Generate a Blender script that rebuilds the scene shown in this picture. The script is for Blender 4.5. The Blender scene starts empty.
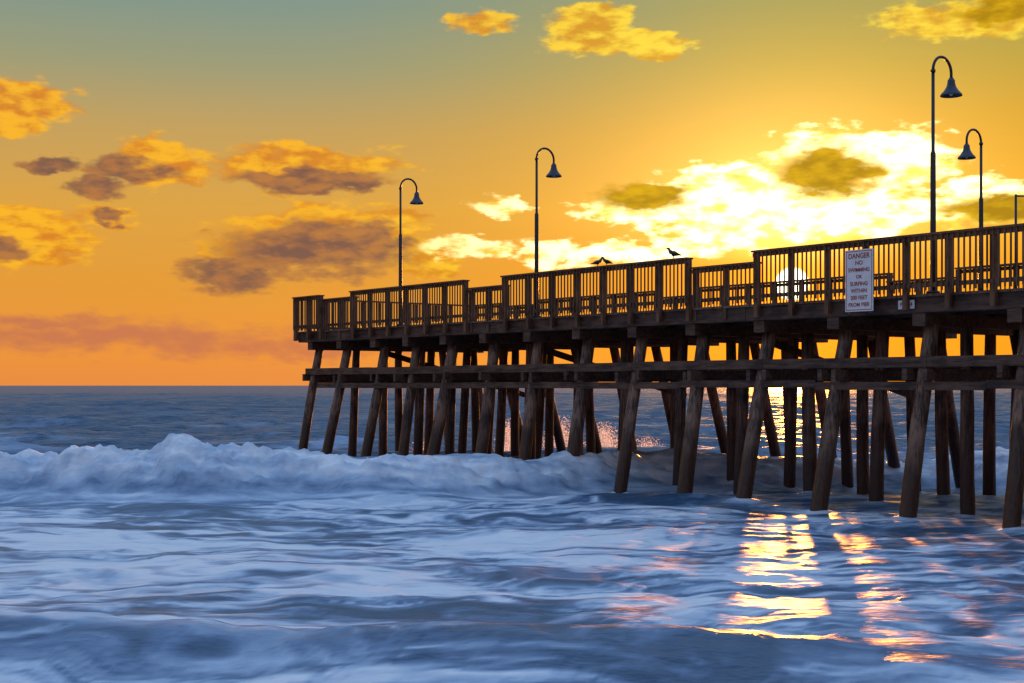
import bpy, math, random
import numpy as np
from mathutils import Vector, Matrix
random.seed(7); rng=np.random.default_rng(5)
F=1422.0; HC=2.75
scene=bpy.context.scene
# ---------------------------------------------------------------- helpers
def direc(x,y):
    az=math.atan((x-512)/F); el=math.atan((385-y)*math.cos(az)/F)
    return math.degrees(az),math.degrees(el)
def lin(r,g,b):
    f=lambda c:(c/255/12.92) if c/255<=0.04045 else ((c/255+0.055)/1.055)**2.4
    return (f(r),f(g),f(b),1.0)
class G:
    def __init__(s,nt): s.nt=nt; s.n=nt.nodes; s.l=nt.links
    def node(s,t,**k):
        n=s.n.new(t)
        for a,b in k.items(): setattr(n,a,b)
        return n
    def put(s,sock,v):
        if v is None: return
        if isinstance(v,bpy.types.NodeSocket): s.l.new(v,sock)
        else: sock.default_value=v
    def m(s,op,a,b=None,c=None,clamp=False):
        n=s.node('ShaderNodeMath',operation=op,use_clamp=clamp)
        s.put(n.inputs[0],a); s.put(n.inputs[1],b); s.put(n.inputs[2],c); return n.outputs[0]
    def vm(s,op,a,b=None,out=0):
        n=s.node('ShaderNodeVectorMath',operation=op)
        s.put(n.inputs[0],a)
        if b is not None: s.put(n.inputs[1],b)
        return n.outputs[out]
    def sm(s,v,a,b,lo=0.0,hi=1.0):
        n=s.node('ShaderNodeMapRange',interpolation_type='SMOOTHSTEP')
        s.put(n.inputs[0],v); s.put(n.inputs[1],a); s.put(n.inputs[2],b); s.put(n.inputs[3],lo); s.put(n.inputs[4],hi)
        return n.outputs[0]
    def mix(s,f,a,b,bt='MIX'):
        n=s.node('ShaderNodeMix',data_type='RGBA',blend_type=bt)
        s.put(n.inputs[0],f); s.put(n.inputs[6],a); s.put(n.inputs[7],b); return n.outputs[2]
    def noise(s,vec,scale,detail=4,rough=.5,dist=0.0,out=0):
        n=s.node('ShaderNodeTexNoise'); s.put(n.inputs['Vector'],vec)
        n.inputs['Scale'].default_value=scale; n.inputs['Detail'].default_value=detail
        n.inputs['Roughness'].default_value=rough; n.inputs['Distortion'].default_value=dist
        return n.outputs[out]
    def ramp(s,f,stops):
        n=s.node('ShaderNodeValToRGB'); cr=n.color_ramp
        while len(cr.elements)<len(stops): cr.elements.new(1.0)
        for e,(p,c) in zip(cr.elements,stops): e.position=p; e.color=c
        s.put(n.inputs[0],f); return n.outputs[0]
    def mapping(s,vec,scale,loc=(0,0,0)):
        n=s.node('ShaderNodeMapping'); s.put(n.inputs[0],vec); n.inputs['Scale'].default_value=scale; n.inputs['Location'].default_value=loc
        return n.outputs[0]
def newmat(name):
    m=bpy.data.materials.new(name); m.use_nodes=True; m.node_tree.nodes.clear()
    g=G(m.node_tree); o=g.node('ShaderNodeOutputMaterial'); return m,g,o
def meshobj(name,v,f,mat=None,parent=None,smooth=False):
    me=bpy.data.meshes.new(name); me.from_pydata(v,[],f); me.update()
    if smooth: me.polygons.foreach_set('use_smooth',[True]*len(me.polygons))
    o=bpy.data.objects.new(name,me); scene.collection.objects.link(o)
    if mat: me.materials.append(mat)
    if parent: o.parent=parent
    return o
def empty(name,loc=(0,0,0),rot=0):
    e=bpy.data.objects.new(name,None); e.location=loc; e.rotation_euler=(0,0,rot); e.empty_display_size=.3
    scene.collection.objects.link(e); return e
class MB:
    def __init__(s): s.v=[]; s.f=[]
    def box(s,a0,a1,b0,b1,c0,c1,j=0):
        if j:
            r=lambda:random.uniform(-j,j)
            a0+=r();a1+=r();c0+=r();c1+=r()
        i=len(s.v)
        s.v+=[(a0,b0,c0),(a1,b0,c0),(a1,b1,c0),(a0,b1,c0),(a0,b0,c1),(a1,b0,c1),(a1,b1,c1),(a0,b1,c1)]
        s.f+=[(i,i+3,i+2,i+1),(i+4,i+5,i+6,i+7),(i,i+1,i+5,i+4),(i+1,i+2,i+6,i+5),(i+2,i+3,i+7,i+6),(i+3,i,i+4,i+7)]
    def beam(s,p,q,w,h):
        p=Vector(p);q=Vector(q);d=(q-p).normalized()
        up=Vector((0,0,1)) if abs(d.z)<.95 else Vector((0,1,0))
        sx=d.cross(up).normalized()*w/2; sy=sx.cross(d).normalized()*h/2
        i=len(s.v)
        for c in (p,q):
            for a,b in((-1,-1),(1,-1),(1,1),(-1,1)): s.v.append(tuple(c+sx*a+sy*b))
        s.f+=[(i,i+1,i+2,i+3),(i+7,i+6,i+5,i+4)]+[(i+k,i+4+k,i+4+(k+1)%4,i+(k+1)%4) for k in range(4)]
    def tube(s,pts,rad,n=12,cap=True,rough=0):
        pts=[Vector(p) for p in pts]; i0=len(s.v); N=len(pts)
        ref=Vector((1,0,0))
        for k,p in enumerate(pts):
            d=(pts[min(k+1,N-1)]-pts[max(k-1,0)]).normalized()
            if abs(d.dot(ref))>.9: rr=Vector((0,1,0))
            else: rr=ref
            a=d.cross(rr).normalized(); b=d.cross(a)
            for m in range(n):
                t=2*math.pi*m/n; r=rad[k]*(1+random.uniform(-rough,rough))
                s.v.append(tuple(p+a*math.cos(t)*r+b*math.sin(t)*r))
        for k in range(N-1):
            for m in range(n):
                s.f.append((i0+k*n+m,i0+k*n+(m+1)%n,i0+(k+1)*n+(m+1)%n,i0+(k+1)*n+m))
        if cap:
            s.f.append(tuple(i0+m for m in range(n))[::-1]); s.f.append(tuple(i0+(N-1)*n+m for m in range(n)))
# ---------------------------------------------------------------- sun + sky
SAZ,SEL=direc(792,284)
a,e=math.radians(SAZ),math.radians(SEL)
SD=Vector((math.sin(a)*math.cos(e),math.cos(a)*math.cos(e),math.sin(e)))
L=bpy.data.lights.new('sun','SUN'); L.energy=5; L.angle=math.radians(1.6); L.color=(1,.32,.04)
lo=bpy.data.objects.new('sun',L); lo.rotation_euler=SD.to_track_quat('Z','Y').to_euler(); lo.location=(20,90,20); scene.collection.objects.link(lo)

w=bpy.data.worlds.new("sky"); scene.world=w; w.use_nodes=True; w.node_tree.nodes.clear(); g=G(w.node_tree)
w.cycles.sampling_method='MANUAL'; w.cycles.sample_map_resolution=512
out=g.node('ShaderNodeOutputWorld'); bg=g.node('ShaderNodeBackground'); g.l.new(bg.outputs[0],out.inputs[0])
tc=g.node('ShaderNodeTexCoord').outputs['Generated']
sx=g.node('ShaderNodeSeparateXYZ'); g.l.new(tc,sx.inputs[0]); X,Y,Z=sx.outputs
azd=g.m('MULTIPLY',g.m('ARCTAN2',X,Y),57.29578)
eld=g.m('MULTIPLY',g.m('ARCSINE',Z),57.29578)
elc=g.m('DIVIDE',g.m('MAXIMUM',eld,0.0),90.0)
S=lambda el:el/90
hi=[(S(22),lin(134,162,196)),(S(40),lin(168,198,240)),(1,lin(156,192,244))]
left=g.ramp(elc,[(0,lin(232,140,66)),(S(1.5),lin(236,148,58)),(S(4),lin(228,154,54)),(S(7),lin(220,162,66)),(S(10),lin(196,160,92)),
   (S(12.5),lin(156,156,120)),(S(15),lin(128,150,138))]+hi)
right=g.ramp(elc,[(0,lin(245,150,26)),(S(3),lin(242,156,20)),(S(7),lin(234,166,24)),(S(10),lin(212,160,40)),
   (S(12.5),lin(182,158,62)),(S(15),lin(156,154,86))]+hi)
base=g.mix(g.sm(azd,-10,13),left,right)
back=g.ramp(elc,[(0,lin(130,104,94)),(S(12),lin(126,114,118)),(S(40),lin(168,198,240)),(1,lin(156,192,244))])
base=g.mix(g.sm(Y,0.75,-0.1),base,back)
dot=g.vm('DOT_PRODUCT',tc,tuple(SD),out=1)
ang=g.m('MULTIPLY',g.m('ARCCOSINE',g.m('MINIMUM',dot,1.0)),57.29578)
def addglow(base,col,amp,fall,mul=None):
    gc=g.node('ShaderNodeVectorMath',operation='SCALE'); gc.inputs[0].default_value=col
    s_=g.m('MULTIPLY',g.m('EXPONENT',g.m('MULTIPLY',ang,-1/fall)),amp)
    if mul is not None: s_=g.m('MULTIPLY',s_,mul)
    g.put(gc.inputs['Scale'],s_)
    return g.mix(1.0,base,gc.outputs[0],'ADD')
base=addglow(base,(1,.17,.0),1.1,3.6)
uv=g.node('ShaderNodeCombineXYZ'); g.put(uv.inputs[0],azd); g.put(uv.inputs[1],eld); uv=uv.outputs[0]
st=g.mapping(uv,(.8,1.9,1))
nzn=g.node('ShaderNodeTexNoise'); g.put(nzn.inputs['Vector'],st); nzn.inputs['Scale'].default_value=.55; nzn.inputs['Detail'].default_value=4; nzn.inputs['Roughness'].default_value=.55
d1=g.vm('MULTIPLY',g.vm('SUBTRACT',nzn.outputs[1],(.5,.5,.5)),(3.6,1.8,0))
uvd=g.vm('ADD',uv,d1)
det=g.noise(st,1.25,5,.52)
tone=g.m('ADD',g.m('MULTIPLY',det,.55),g.m('MULTIPLY',nzn.outputs[0],.45))
def layer(bl,lo_,hi_,amp=.55):
    cur=None
    for (x,y,rx,ry) in bl:
        ca,ce=direc(x,y); ra=rx/24.0; re=ry/24.0
        v=g.vm('LENGTH',g.vm('MULTIPLY',g.vm('SUBTRACT',uvd,(ca,ce,0)),(1/ra,1/re,0)),out=1)
        cur=v if cur is None else g.m('MINIMUM',cur,v)
    d=g.m('SUBTRACT',1.0,cur)
    d=g.m('ADD',d,g.m('MULTIPLY',g.m('SUBTRACT',det,.5),amp*2))
    return g.sm(d,lo_,hi_)
A=[(480,20,38,16),(594,30,50,28),(650,46,42,12),(965,18,90,22),
 (20,106,54,32),(160,162,54,28),(304,168,114,24),
 (18,235,78,32),(112,217,40,10),(326,236,112,36),(240,256,50,20),(384,230,44,25),(425,262,44,16),(1005,215,75,22)]
B=[(48,166,34,9),(96,190,36,14),(126,172,46,17),(308,179,104,13),(312,250,114,34),(232,272,60,21),(376,242,42,22),(4,244,38,15),(112,217,34,8),
 (830,174,66,34),(640,197,64,21),(1000,206,70,14),(990,8,50,12)]
H=[(120,338,260,22),(40,322,110,12),(330,348,200,14)]
C=[(850,155,85,32),(720,185,75,22),(640,208,80,18),(800,206,95,32),(905,160,60,30),(870,214,100,28),(740,226,80,26),(650,250,90,15),(560,256,60,14),
 (503,206,42,12),(470,246,50,13),(1000,190,70,18)]
mH=layer(H,-.1,.9); mA=layer(A,.0,.36,.5); mC=layer(C,.02,.46,.65); mB=layer(B,.03,.50,.45)
base=g.mix(g.m('MULTIPLY',mH,.75),base,g.mix(g.sm(azd,-14,6),lin(190,108,84),lin(222,124,54)))
colA=g.mix(g.sm(tone,.40,.58),g.mix(g.sm(azd,-12,8),lin(216,128,34),lin(216,152,22)),g.mix(g.sm(azd,-8,6),lin(252,182,34),lin(255,218,56)))
base=g.mix(g.m('MULTIPLY',mA,.93),base,colA)
colC=g.mix(g.sm(tone,.38,.56),(1.2,.75,.08,1),(2.4,2.1,1.05,1))
base=g.mix(g.m('MULTIPLY',mC,g.sm(ang,16,6,.35,.97)),base,colC)
base=addglow(base,(1,.80,.24),3.2,2.7,g.sm(eld,4.3,7.2))
tB=g.sm(tone,.38,.64)
colB=g.mix(g.sm(azd,-6,3),g.mix(tB,lin(114,82,74),lin(180,114,64)),g.mix(tB,lin(172,130,0),lin(224,174,10)))
base=g.mix(g.m('MULTIPLY',mB,g.sm(azd,-4,4,.93,1.0)),base,colB)
base=addglow(base,(1.0,.42,.02),1.3,.75)
disc=g.sm(ang,.70,.54)
base=g.mix(disc,base,(6,5.4,3.6,1))
nish=g.node('ShaderNodeTexSky'); nish.sky_type='NISHITA'; nish.sun_disc=False; nish.sun_elevation=e; nish.sun_rotation=a
base=g.mix(1.0,base,g.mix(1.0,nish.outputs[0],(.002,.002,.002,1),'MULTIPLY'),'ADD')
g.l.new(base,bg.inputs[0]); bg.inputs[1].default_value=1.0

# ---------------------------------------------------------------- materials
def wood(name,c1,c2,stretch,wet=False):
    m,g,o=newmat(name); p=g.node('ShaderNodeBsdfPrincipled'); g.l.new(p.outputs[0],o.inputs[0])
    t=g.node('ShaderNodeTexCoord').outputs['Object']
    n1=g.noise(g.mapping(t,stretch),6,3,.65); n2=g.noise(t,1.3,3,.6)
    f=g.m('ADD',g.m('MULTIPLY',n1,.6),g.m('MULTIPLY',n2,.5))
    c=g.mix(g.sm(f,.42,.68),c1,c2)
    p.inputs['Roughness'].default_value=.6
    if wet:
        s=g.node('ShaderNodeSeparateXYZ'); g.put(s.inputs[0],t)
        z=g.m('ADD',s.outputs[2],g.m('MULTIPLY',n2,1.2))
        c=g.mix(g.sm(z,2.9,1.4),c,g.mix(n1,(.010,.007,.005,1),(.08,.030,.014,1)))
        g.put(p.inputs['Roughness'],g.sm(z,1.2,2.4,.3,.6))
    g.put(p.inputs['Base Color'],c)
    b=g.node('ShaderNodeBump'); b.inputs['Strength'].default_value=.8; b.inputs['Distance'].default_value=.04
    g.put(b.inputs['Height'],n1); g.l.new(b.outputs[0],p.inputs['Normal'])
    return m
m_pile=wood('pile_wood',(.030,.013,.008,1),(.29,.16,.10,1),(3,3,.25),True)
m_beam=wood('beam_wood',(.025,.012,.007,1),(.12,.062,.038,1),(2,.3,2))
m_rail=wood('rail_wood',(.06,.024,.010,1),(.18,.088,.042,1),(3,3,.4))
m_deck=wood('deck_wood',(.10,.06,.04,1),(.24,.15,.10,1),(.3,3,3))
def simple(name,col,rough,metal=0,ns=8,var=.3):
    m,g,o=newmat(name); p=g.node('ShaderNodeBsdfPrincipled'); g.l.new(p.outputs[0],o.inputs[0])
    t=g.node('ShaderNodeTexCoord').outputs['Object']; n=g.noise(t,ns,3,.6)
    d=tuple(c*(1-var) for c in col[:3])+(1,)
    g.put(p.inputs['Base Color'],g.mix(g.sm(n,.35,.65),col,d)); p.inputs['Roughness'].default_value=rough; p.inputs['Metallic'].default_value=metal
    return m
m_metal=simple('lamp_paint',(.025,.03,.04,1),.45,.2)
m_shade=simple('lamp_shade',(.05,.06,.09,1),.4,.3)
m_sign=simple('sign_white',(.80,.80,.80,1),.5,0,5,.12)
m_text=simple('sign_text',(.45,.06,.04,1),.5)
m_bird=simple('feathers',(.05,.05,.055,1),.7,0,20)

# ---------------------------------------------------------------- pier
TH=math.radians(37.6)
pier=empty('pier',(0,0,0),TH)
C0,C1=24.7,31.9
TS=-12.0; TE=44.2
DZ=4.62
bents=[43.5,41.5,39.3,37.35,35.3,33.3,31.2,29.1,26.9,24.8,22.6,20.4,18.15,15.9]
t=15.9
while t>TS+1: t-=2.15; bents.append(t)
piles=MB(); caps=MB(); bases=[]
def pile(c0,t0,c1,r,zt=4.0,dt=0.0):
    zb=-1.6; n=12; pts=[];rad=[]
    ph=random.uniform(0,6)
    sl=(c1-c0)/zt
    for k in range(n+1):
        z=zt+(zb-zt)*k/n; q=(zt-z)
        pts.append((c0+sl*q+.015*math.sin(ph+z*1.3),t0+dt*q/zt+.015*math.cos(ph+z),z)); rad.append(r*(1.12-.22*(z-zb)/(zt-zb)))
    piles.tube(pts,rad,14,True,.035)
    bases.append((c1,t0+dt))
for i,t in enumerate(bents):
    j=lambda s=.12:random.uniform(-s,s)
    pile(C0+.3+j(.05),t+j(.05),C0-.52+j(),.17+j(.015),dt=j(.15))
    pile(C0+1.7+j(),t+j(.08),C0+1.6+j(),.155+j(.015),dt=j(.15))
    pile(C0+3.6+j(),t+j(.08),C0+3.5+j(),.15,dt=j(.2))
    pile(C1-1.6+j(),t+j(.08),C1-1.5+j(),.15,dt=j(.15))
    pile(C1-.4+j(.05),t+j(.05),C1+.65+j(),.16,dt=j(.15))
    caps.box(C0-.12+j(.05),C1+.12,t-.16,t+.16,3.97+j(.01),4.235)
    for s in(-1,1):
        z=2.86+j(.04); tt=t+s*.245
        caps.box(C0-.25+j(.2),C1+.25+j(.2),tt-.06,tt+.06,z,z+.24)
    if i%4==2:
        caps.beam((C0+.6,t+.36,3.8),(C1-.8,t+.36,2.4),.06,.18)
for c in (C0+.1,C0+1.3,C0+2.5,C0+3.7,C0+4.9,C0+6.1,C1-.1):
    for k in range(len(bents)-1):
        t1,t0=bents[k],bents[k+1]
        o=.04*(-1)**k
        caps.box(c-.075+o,c+.075+o,t0-.2 if k%2 else t0+.003,t1+.15 if k%2 else t1-.01,4.24,4.53,.004)
for c in (C0-.02,C0+1.95,C0+3.9,C1-1.75,C1+.1):
    t=TE-.4
    while t>TS:
        ln=random.uniform(4.1,4.6); z=3.11+random.uniform(-.02,.03)
        caps.box(c-.07,c+.07,max(t-ln,TS),t,z,z+.22)
        t-=ln+.01
    if c<C0+1 or c>C1:
        t=TE-1.2
        while t>TS:
            ln=random.uniform(4.1,4.6); z=2.66+random.uniform(-.02,.03)
            caps.box(c-.07,c+.07,max(t-ln,TS),t,z,z+.17)
            t-=ln+.01
fas=MB()
for c,s in((C0-.12,-1),(C1+.12,1)):
    t=TE
    while t>TS:
        ln=random.choice((2.12,4.25)); fas.box(c-.025+random.uniform(-.006,.006),c+.025,max(t-ln,TS)+.006,t,4.245,4.56)
        t-=ln
fas.box(C0-.1,C1+.1,TE+.002,TE+.05,4.245,4.56)
deck=MB(); t=TS
while t<TE+.05:
    deck.box(C0-.2+random.uniform(-.02,.02),C1+.2+random.uniform(-.02,.02),t,t+.138,4.565,DZ,.0015); t+=.148
meshobj('piles',piles.v,piles.f,m_pile,pier,True)
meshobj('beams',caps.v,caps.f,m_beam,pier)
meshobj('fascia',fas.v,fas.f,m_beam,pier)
meshobj('deck',deck.v,deck.f,m_deck,pier)
secs=[(42.35,TE,5.82,.14),(40.35,42.35,5.68,.0),(33.9,40.35,5.84,.14),(32.1,33.9,5.60,.0),(24.65,32.1,5.84,.14),(22.55,24.65,5.60,0),(9.0,22.55,5.84,.14),(6.9,9,5.6,0),(TS,6.9,5.84,.14)]
rail=MB()
def railing(side):
    for (t0,t1,top,off) in secs:
        cc=(C0-.12-off) if side<0 else (C1+.12+off)
        s=side
        n=max(1,round((t1-t0)/1.07)); 
        for k in range(n+1):
            tt=t0+.06+(t1-t0-.12)*k/n
            rail.box(cc-.055,cc+.055,tt-.055,tt+.055,4.30,top-.045+random.uniform(-.004,.0),.004)
        def B(ca,cb,z0,z1):
            a_,b_=sorted((cc+s*ca,cc+s*cb)); rail.box(a_,b_,t0+.004,t1-.004,z0,z1)
        B(.058,.095,top-.15,top-.06); B(.058,.095,4.74,4.83)
        B(-.10,.15,top-.042,top)
        m=int((t1-t0)/.13); 
        for k in range(m):
            tt=t0+(k+.5)*(t1-t0)/m+random.uniform(-.006,.006)
            a_,b_=sorted((cc+s*.098,cc+s*.125)); rail.box(a_,b_,tt-.016,tt+.016,4.66+random.uniform(-.015,.015),top-.046)
        if off:
            for k in range(n+1):
                tt=t0+.06+(t1-t0-.12)*k/n
                a_,b_=sorted((cc-s*.058,cc-s*.45)); rail.box(a_,b_,tt-.04,tt+.04,4.36,4.5)
railing(-1); railing(1)
n=8
for k in range(n+1):
    c=C0-.2+(C1-C0+.4)*k/n; rail.box(c-.05,c+.05,TE+.06,TE+.16,4.3,5.77)
rail.box(C0-.2,C1+.2,TE+.02,TE+.24,5.775,5.82); rail.box(C0-.2,C1+.2,TE+.163,TE+.20,4.74,4.83)
c=C0-.15
while c<C1+.15: rail.box(c,c+.042,TE+.204,TE+.238,4.66,5.77); c+=.125
meshobj('railing',rail.v,rail.f,m_rail,pier)

def pw(c,t,z=0):
    return (c*math.cos(TH)-t*math.sin(TH), c*math.sin(TH)+t*math.cos(TH), z)
# ---------------------------------------------------------------- street lamps
def lamp(c,t,sgn,dh=0):
    e_=empty('street_lamp',pw(c,t,DZ),TH+(0 if sgn>0 else math.pi))
    top=4.66+dh; R=.31
    pole=MB()
    pole.tube([(0,0,0),(0,0,.06),(0,0,.07)],[.14,.14,.09],16)
    pole.tube([(0,0,.07),(0,0,.9),(0,0,2.9),(0,0,2.95),(0,0,top-R)],[.066,.062,.055,.036,.034],14,True)
    pts=[];rd=[]
    for i in range(19):
        a_=math.pi*(1-i/18); pts.append((R+R*math.cos(a_),0,top-R+R*math.sin(a_))); rd.append(.03)
    pts.append((2*R,0,top-R-.10)); rd.append(.03)
    pole.tube(pts,rd,12)
    pole.tube([(0,0,top-R-.05),(0,0,top-R+.01)],[.05,.05],12)
    meshobj('pole',pole.v,pole.f,m_metal,e_,True)
    sh=MB(); z0=top-R-.08; prof=[(.045,0),(.055,-.03),(.075,-.05),(.08,-.12),(.10,-.19),(.15,-.27),(.205,-.33),(.225,-.36),(.225,-.38)]
    sh.tube([(2*R,0,z0+z) for r,z in prof],[r for r,z in prof],24,False)
    sh.tube([(2*R,0,z0+z) for r,z in prof[3:]],[r-.012 for r,z in prof[3:]],24,False)
    meshobj('shade',sh.v,sh.f,m_shade,e_,True)
    bl=MB(); prof=[(.02,-.16),(.05,-.2),(.07,-.27),(.06,-.33),(.02,-.37)]
    bl.tube([(2*R,0,z0+z) for r,z in prof],[r for r,z in prof],12); meshobj('bulb',bl.v,bl.f,m_sign,e_,True)
lamp(C0+.12,38.05,1,.06); lamp(C0+.12,31.1,1,.12); lamp(C0+.05,17.92,1,.27); lamp(C1-.05,21.6,-1)
e_=empty('metal_post',pw(C1-.2,20.5,DZ),TH)
mp=MB(); mp.tube([(0,0,0),(0,0,2.9)],[.035,.03],10); mp.tube([(0,0,2.86),(.5,0,2.9)],[.025,.02],8); mp.tube([(0,0,0),(0,0,.04)],[.09,.09],10)
meshobj('post',mp.v,mp.f,m_metal,e_,True)
# ---------------------------------------------------------------- signs
def text(body,size,loc,parent,name,wmax=9):
    cu=bpy.data.curves.new(name,'FONT'); cu.body=body; cu.size=size; cu.align_x='CENTER'; cu.align_y='CENTER'; cu.extrude=.002; cu.offset=size*.012
    o=bpy.data.objects.new(name,cu); scene.collection.objects.link(o)
    dg=bpy.context.evaluated_depsgraph_get(); me=bpy.data.meshes.new_from_object(o.evaluated_get(dg))
    bpy.data.objects.remove(o)
    o=bpy.data.objects.new(name,me); scene.collection.objects.link(o); me.materials.clear(); me.materials.append(m_text)
    wd=max(v.co.x for v in me.vertices)-min(v.co.x for v in me.vertices)
    if wd>wmax: o.scale=(wmax/wd,1,1)
    o.parent=parent; o.location=loc; o.rotation_euler=(math.radians(90),0,0)
ts=55763/(868+585)-18.95
sg=empty('warning_sign',pw(C0-.44,ts,4.97),TH-math.pi/2)
b=MB(); W,Hh=.37,.66
b.box(-W,W,0,.02,-Hh,Hh); o=meshobj('panel',b.v,b.f,m_sign,sg)
md=o.modifiers.new('b','BEVEL'); md.width=.008; md.segments=2
fr=MB()
for (x0,x1,z0,z1) in((-W+.03,W-.03,Hh-.045,Hh-.03),(-W+.03,W-.03,-Hh+.03,-Hh+.045),(-W+.03,-W+.042,-Hh+.045,Hh-.045),(W-.042,W-.03,-Hh+.045,Hh-.045)):
    fr.box(x0,x1,-.003,.001,z0,z1)
meshobj('border',fr.v,fr.f,m_text,sg)
for i,(s_,z) in enumerate((('DANGER',.16),('NO',.13),('SWIMMING',.12),('OR',.11),('SURFING',.12),('WITHIN',.12),('200 FEET',.12),('FROM PIER',.12))):
    text(s_,z*.97,(0,-.004,.52-i*.148),sg,'line_%d'%(i+1),.56)
sp=MB(); sp.box(-.3,-.24,.022,.07,-.7,.62); sp.box(.24,.3,.022,.07,-.7,.62); sp.box(-.3,.3,.072,.12,-.42,-.34);meshobj('battens',sp.v,sp.f,m_rail,sg)
t2=55763/(908+585)-18.95
sg2=empty('number_plate_sign',pw(C0-.20,t2,4.42),TH-math.pi/2)
b=MB(); b.box(-.2,.2,0,.015,-.09,.09); meshobj('panel',b.v,b.f,m_sign,sg2); text('PIER 4',.12,(0,-.004,0),sg2,'label')
# ---------------------------------------------------------------- birds
def bird(c,t,z,yaw,sc=1.0,head=0):
    e_=empty('bird',pw(c,t,z),yaw); e_.scale=(sc,)*3
    b=MB()
    pts=[(-.21,0,.085),(-.15,0,.10),(-.10,0,.115),(-.04,0,.13),(.02,0,.145),(.07,0,.17),(.10,0,.205),(.115,0,.235),(.13,0,.262),(.15,0,.27),(.168,0,.266),(.18,0,.262),(.205,0,.254),(.225,0,.245)]
    rd=[.012,.022,.042,.062,.068,.058,.04,.03,.032,.03,.02,.011,.008,.002]
    b.tube(pts,rd,14)
    for s in(-1,1):
        b.tube([(.06,s*.045,.17),(0,s*.062,.155),(-.08,s*.05,.13),(-.17,s*.02,.10),(-.22,s*.008,.09)],[.012,.03,.028,.014,.003],8)
        b.tube([(.0,s*.025,.09),(.005,s*.025,.045),(-.005,s*.025,.004)],[.014,.006,.006],8)
        for q in(-.5,0,.5): b.tube([(-.005,s*.025,.005),(.04,s*.025+q*.03,.004)],[.005,.003],6)
        b.tube([(-.005,s*.025,.005),(-.025,s*.025,.004)],[.005,.003],6)
    meshobj('body',b.v,b.f,m_bird,e_,True)
def tx(x): return 55763/(x+585)-18.95
bird(C0-.26,tx(677),5.84,math.radians(150),1.0)
bird(C0-.26,tx(601),5.84,math.radians(10),.85)
bird(C0-.26,tx(610),5.84,math.radians(200),.8)
# ---------------------------------------------------------------- sea
def hash2(ix,iy,s):
    v=np.sin(ix*127.1+iy*311.7+s*74.7)*43758.5453
    return v-np.floor(v)
def vnoise(x,y,s=0):
    ix=np.floor(x);iy=np.floor(y);fx=x-ix;fy=y-iy
    fx=fx*fx*fx*(fx*(fx*6-15)+10);fy=fy*fy*fy*(fy*(fy*6-15)+10)
    a_=hash2(ix,iy,s);b_=hash2(ix+1,iy,s);c_=hash2(ix,iy+1,s);d_=hash2(ix+1,iy+1,s)
    return (a_*(1-fx)+b_*fx)*(1-fy)+(c_*(1-fx)+d_*fx)*fy
def fbm(x,y,o=4,s=0,g_=.5):
    r=0;am=1;tot=0
    for k in range(o):
        cs,sn=math.cos(.6*k),math.sin(.6*k)
        xx=(x*cs-y*sn)*2**k; yy=(x*sn+y*cs)*2**k
        r=r+am*vnoise(xx+17.3*k,yy-9.1*k,s+k);tot+=am;am*=g_
    return r/tot
def sst(v,a_,b_):
    q_=np.clip((v-a_)/(b_-a_),0,1); return q_*q_*(3-2*q_)
rows=list(np.arange(4,9,.25))+list(np.arange(9,45,.075))
y=45.0
while y<7000: rows.append(y); y+=max(.09,min((y-40)*.02,y*.0048)) if y<450 else y*.03
rows=np.array(rows); NC=640
u=np.linspace(-1,1,NC)
YY,UU=np.meshgrid(rows,u,indexing='ij'); XX=UU*(13+YY*.45)
h=np.zeros_like(YY); res=np.gradient(rows)[:,None]*np.ones_like(YY)
calm=1/(1+np.exp(-(YY-36)/3))
def wv(lam,amp,ang_,ph):
    k=2*math.pi/lam; fade=np.clip(lam/(res*4)-.6,0,1)
    wx=(XX*math.sin(ang_)+YY*math.cos(ang_))+1.5*lam*(fbm(XX/(lam*2.2),YY/(lam*2),2,int(lam*10))-.5)
    env=.35+1.3*fbm(XX/(lam*3)+5,YY/(lam*2.5),2,int(lam*7)+3)
    s_=np.sin(k*wx+ph)
    return fade*amp*env*(1-np.abs(s_)*1.0-.36)*1.3
for lam,amp in ((30,.16),(19,.13),(12,.10),(7.3,.085),(4.6,.065),(3.1,.045),(2.1,.03),(1.4,.022)):
    for q in range(2):
        h+=wv(lam,amp*(.16+.84*calm),random.uniform(-.4,.4),random.uniform(0,6))
h*=np.clip(1.2-YY/3000,.3,1)
h+=(1-calm)*(.20*(fbm(XX/3.4,YY/1.9,4,11)-.5)+.06*(fbm(XX/.9,YY/.5,3,12)-.5)+.06*(fbm(XX/.55,YY/1.3,2,13)-.5))
# foam : silky streaks in the swash
wxn=XX+2.4*(fbm(XX/3,YY/2.2,3,51)-.5)*2; wyn=YY+1.5*(fbm(XX/3.4+7,YY/2.4,3,52)-.5)*2
st1=fbm(wxn/2.6,wyn/1.1,5,53,.56); st2=fbm(wxn/.8,wyn/.24,5,54,.58); big=fbm(XX/6,YY/3.0,2,55)
rightdry=.05/(1+np.exp(-(XX/YY*10-1.0)/.4))
foam=sst(st1*.5+st2*.4+big*.22-rightdry,.42,.71)*(1-calm)
foam+= .42*sst(fbm(wxn/1.0,wyn/.22,5,57,.62)-rightdry,.5,.74)*(1-calm)
off=sst(fbm(XX/2.5,YY/1.2,4,58,.6)*.6+.4*fbm(XX/11,YY/5,3,59),.56,.74)*calm*.6*np.clip(1.3-YY/120,0,1)
foam=np.maximum(foam,off)
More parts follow.
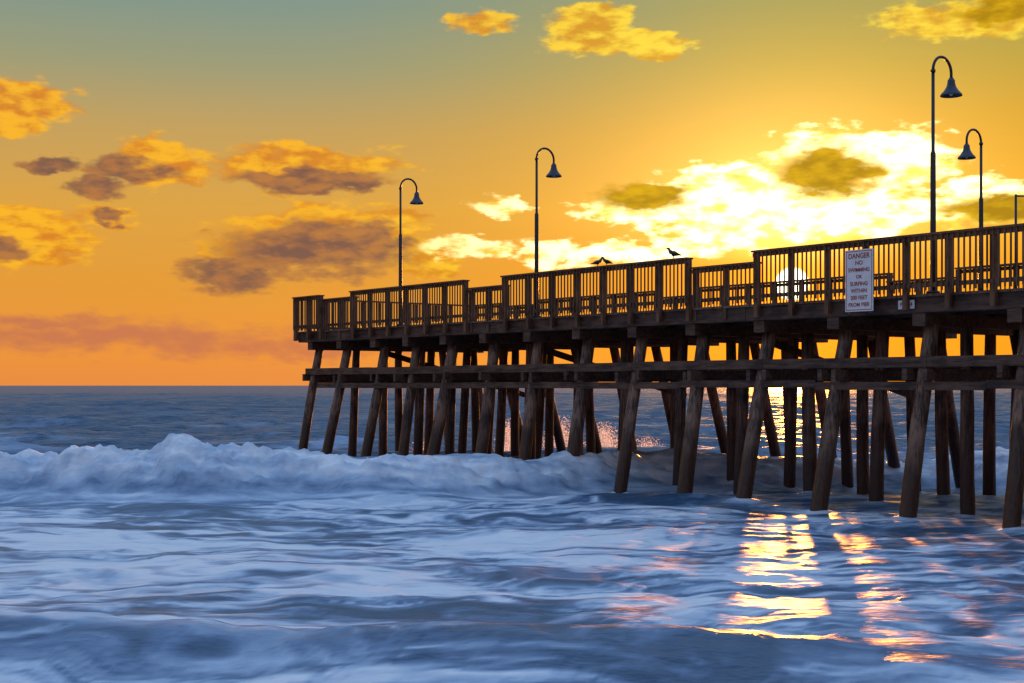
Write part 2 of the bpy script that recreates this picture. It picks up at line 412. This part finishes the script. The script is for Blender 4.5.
# main breaker
yc=36.2+1.6*(fbm(XX/7,XX*0,3,21)-.5)*2+3.2/(1+np.exp(-(XX-1)/1.2))
lump=fbm(XX/.9,YY/.6,4,22,.6); lump2=fbm(XX/.38,YY/.32,3,26,.6)
A_=.66+.34/(1+np.exp((XX-.5)/1.2)); A_=A_*(.66+.72*(fbm(XX/2.2,XX*0+3,4,23)))*np.exp(-np.maximum(np.abs(XX+6)-24,0)/20)
d=YY-yc+.5*(fbm(XX/1.0,XX*0+5,3,29)-.5)
prof=np.where(d<0,np.exp(-(np.abs(d)/1.1)**2.6)*.85+.15*np.exp(-(d/2.2)**2),np.exp(-(d/2.4)**2))
h+=A_*prof+ (.6*(lump-.5)+.42*(lump2-.5))*np.exp(-((d+.4)/1.0)**2)*A_
face=np.clip(1-np.maximum(d-.6,0)/.9,0,1)*np.exp(-np.maximum(-d-1.7,0)/.8)
low=np.exp(-((d+1.35)/.45)**2)
foam=np.maximum(foam*(1-.6*low),face*(.28+1.1*fbm(XX/.9,(YY+h*2)/.45,5,24,.62))*np.clip(A_*1.5,0,1)*(1-.5*low))
yc2=52+2.5*(fbm(XX/8,XX*0,3,31)-.5); d2=YY-yc2
A2=.6*fbm(XX/6,XX*0+9,2,32)
h+=A2*np.where(d2<0,np.exp(-(d2/1.0)**2),np.exp(-(d2/2.2)**2))
foam=np.maximum(foam,np.exp(-((d2+.4)/.7)**2)*.8*np.clip(A2*2.4-.3,0,1)*(.5+lump))
# foreground wave
yc3=14.2+1.2*(fbm(XX/4,XX*0,3,41)-.5)-.03*XX; d3=YY-yc3
A3=.36*np.clip((6.5-XX)/5,0.15,1)
h+=A3*np.where(d3<0,np.exp(-(d3/.9)**2),np.exp(-(d3/1.1)**2))*(1+.3*(lump-.5))
fade3=np.exp(-(np.minimum(d3+.2,0)/.9)**2)*np.exp(-(np.maximum(d3+.2,0)/.35)**2)
foam=foam*(1-.5*fade3)+fade3*.1*st2
foam=np.maximum(foam,np.exp(-((d3-.25)/.35)**2)*.8*sst(fbm(XX/1.2,YY/.5,3,42),.35,.7))
for (c,tt) in bases:
    bx,by,_=pw(c,tt)
    if by<6 or abs(bx)>30: continue
    r0=np.searchsorted(rows,by-1.6);r1=np.searchsorted(rows,by+1.6)
    dd=np.hypot(XX[r0:r1]-bx,(YY[r0:r1]-by))
    foam[r0:r1]=np.maximum(foam[r0:r1],.9*np.exp(-(dd/.5)**2)*(.4+lump[r0:r1])); h[r0:r1]+=.10*np.exp(-(dd/.32)**2)
NR=len(rows)
co=np.stack([XX,YY,h],-1).reshape(-1,3)
i=np.arange(NR*NC).reshape(NR,NC)
q=np.stack([i[:-1,:-1],i[:-1,1:],i[1:,1:],i[1:,:-1]],-1).reshape(-1,4)
me=bpy.data.meshes.new('sea')
me.vertices.add(len(co)); me.vertices.foreach_set('co',co.ravel().astype(np.float32))
me.loops.add(q.size); me.loops.foreach_set('vertex_index',q.ravel().astype(np.int32))
me.polygons.add(len(q)); me.polygons.foreach_set('loop_start',(np.arange(len(q))*4).astype(np.int32)); me.polygons.foreach_set('loop_total',np.full(len(q),4,np.int32))
me.update(calc_edges=True); me.polygons.foreach_set('use_smooth',np.ones(len(q),bool))
at=me.attributes.new('foam','FLOAT','POINT'); at.data.foreach_set('value',np.clip(foam,0,1).ravel().astype(np.float32))
sea=bpy.data.objects.new('sea',me); scene.collection.objects.link(sea)
m,g,o=newmat('sea_water')
t=g.node('ShaderNodeTexCoord').outputs['Object']
sp_=g.node('ShaderNodeSeparateXYZ'); g.put(sp_.inputs[0],t)
dist=sp_.outputs[1]
at=g.node('ShaderNodeAttribute'); at.attribute_name='foam'; fa=at.outputs['Fac']
fn=g.noise(g.mapping(t,(.6,1.3,1)),2.4,3,.6)
fm=g.m('ADD',fa,g.m('MULTIPLY',g.m('SUBTRACT',fn,.5),g.m('MULTIPLY_ADD',fa,.4,.08)),None,True)
wat=g.node('ShaderNodeBsdfPrincipled'); wat.inputs['IOR'].default_value=1.34
g.put(wat.inputs['Base Color'],g.ramp(fm,[(0,(.035,.085,.15,1)),(.3,(.14,.225,.36,1)),(.65,(.44,.56,.70,1)),(1,(.82,.85,.88,1))]))
g.put(wat.inputs['Roughness'],g.m('ADD',g.m('MULTIPLY',fm,.10),.40))
g.put(wat.inputs['Specular IOR Level'],g.m('MULTIPLY_ADD',fm,-.05,.65))
b2=g.noise(g.mapping(t,(.35,.9,1)),1.0,4,.68)
bh=g.m('ADD',g.m('MULTIPLY',fn,g.sm(dist,60,20,.2,.75)),g.m('MULTIPLY',b2,g.sm(dist,30,80,.3,7.0)))
bp=g.node('ShaderNodeBump'); bp.inputs['Strength'].default_value=1; bp.inputs['Distance'].default_value=.12; g.put(bp.inputs['Height'],bh)
g.l.new(bp.outputs[0],wat.inputs['Normal']); g.l.new(wat.outputs[0],o.inputs[0])
me.materials.append(m)
bx=[];bf=[]
ys=np.linspace(8,-60,30); xs=np.linspace(-80,80,60)
for yy in ys:
    for xx in xs: bx.append((xx,yy,-.55+max(0,(8-yy))*.09+.03*math.sin(xx*.7+yy)))
for r in range(29):
    for c in range(59): bf.append((r*60+c,(r+1)*60+c,(r+1)*60+c+1,r*60+c+1))
meshobj('beach_sand',bx,bf,simple('sand',(.42,.34,.25,1),.9,0,3),None,True)
# ---------------------------------------------------------------- sunlit spray
m,g,o=newmat('spray'); tr=g.node('ShaderNodeBsdfTranslucent'); tr.inputs[0].default_value=(.95,.95,.95,1); df=g.node('ShaderNodeBsdfDiffuse'); df.inputs[0].default_value=(.85,.85,.85,1)
mx=g.node('ShaderNodeMixShader'); mx.inputs[0].default_value=.15; g.l.new(tr.outputs[0],mx.inputs[1]); g.l.new(df.outputs[0],mx.inputs[2]); g.l.new(mx.outputs[0],o.inputs[0])
sv=MB()
for (x_,yb,yt,wd,zz,N) in ((508,456,420,16,57,6000),(560,458,418,24,57,9000),(604,456,424,22,57,8000),(648,458,438,26,57,4000),(425,456,440,20,58,2000)):
    X0=(x_-512)/F*zz
    for k in range(N):
        r=random.random()**1.6; hh=HC-(yb-385)/F*zz + r*(yb-yt)/F*zz*random.uniform(.5,1.1)
        px=X0+random.gauss(0,.45)*wd/F*zz*(1-.5*r); py=zz+random.gauss(0,.3); s_=random.uniform(.006,.022)
        i=len(sv.v)
        for _ in range(3):
            sv.v.append((px+random.gauss(0,s_),py+random.gauss(0,s_*.3),hh+random.gauss(0,s_)))
        sv.f.append((i,i+1,i+2))
meshobj('sea_spray',sv.v,sv.f,m)
# ---------------------------------------------------------------- camera
cd=bpy.data.cameras.new('camera'); cd.sensor_width=36; cd.lens=F/1024*36; cd.shift_y=43.5/1024; cd.clip_start=.1; cd.clip_end=20000
co_=bpy.data.objects.new('camera',cd); co_.location=(0,0,HC); co_.rotation_euler=(math.radians(90),0,0); scene.collection.objects.link(co_); scene.camera=co_
scene.view_settings.view_transform='Standard'; scene.view_settings.look='None'; scene.view_settings.exposure=0
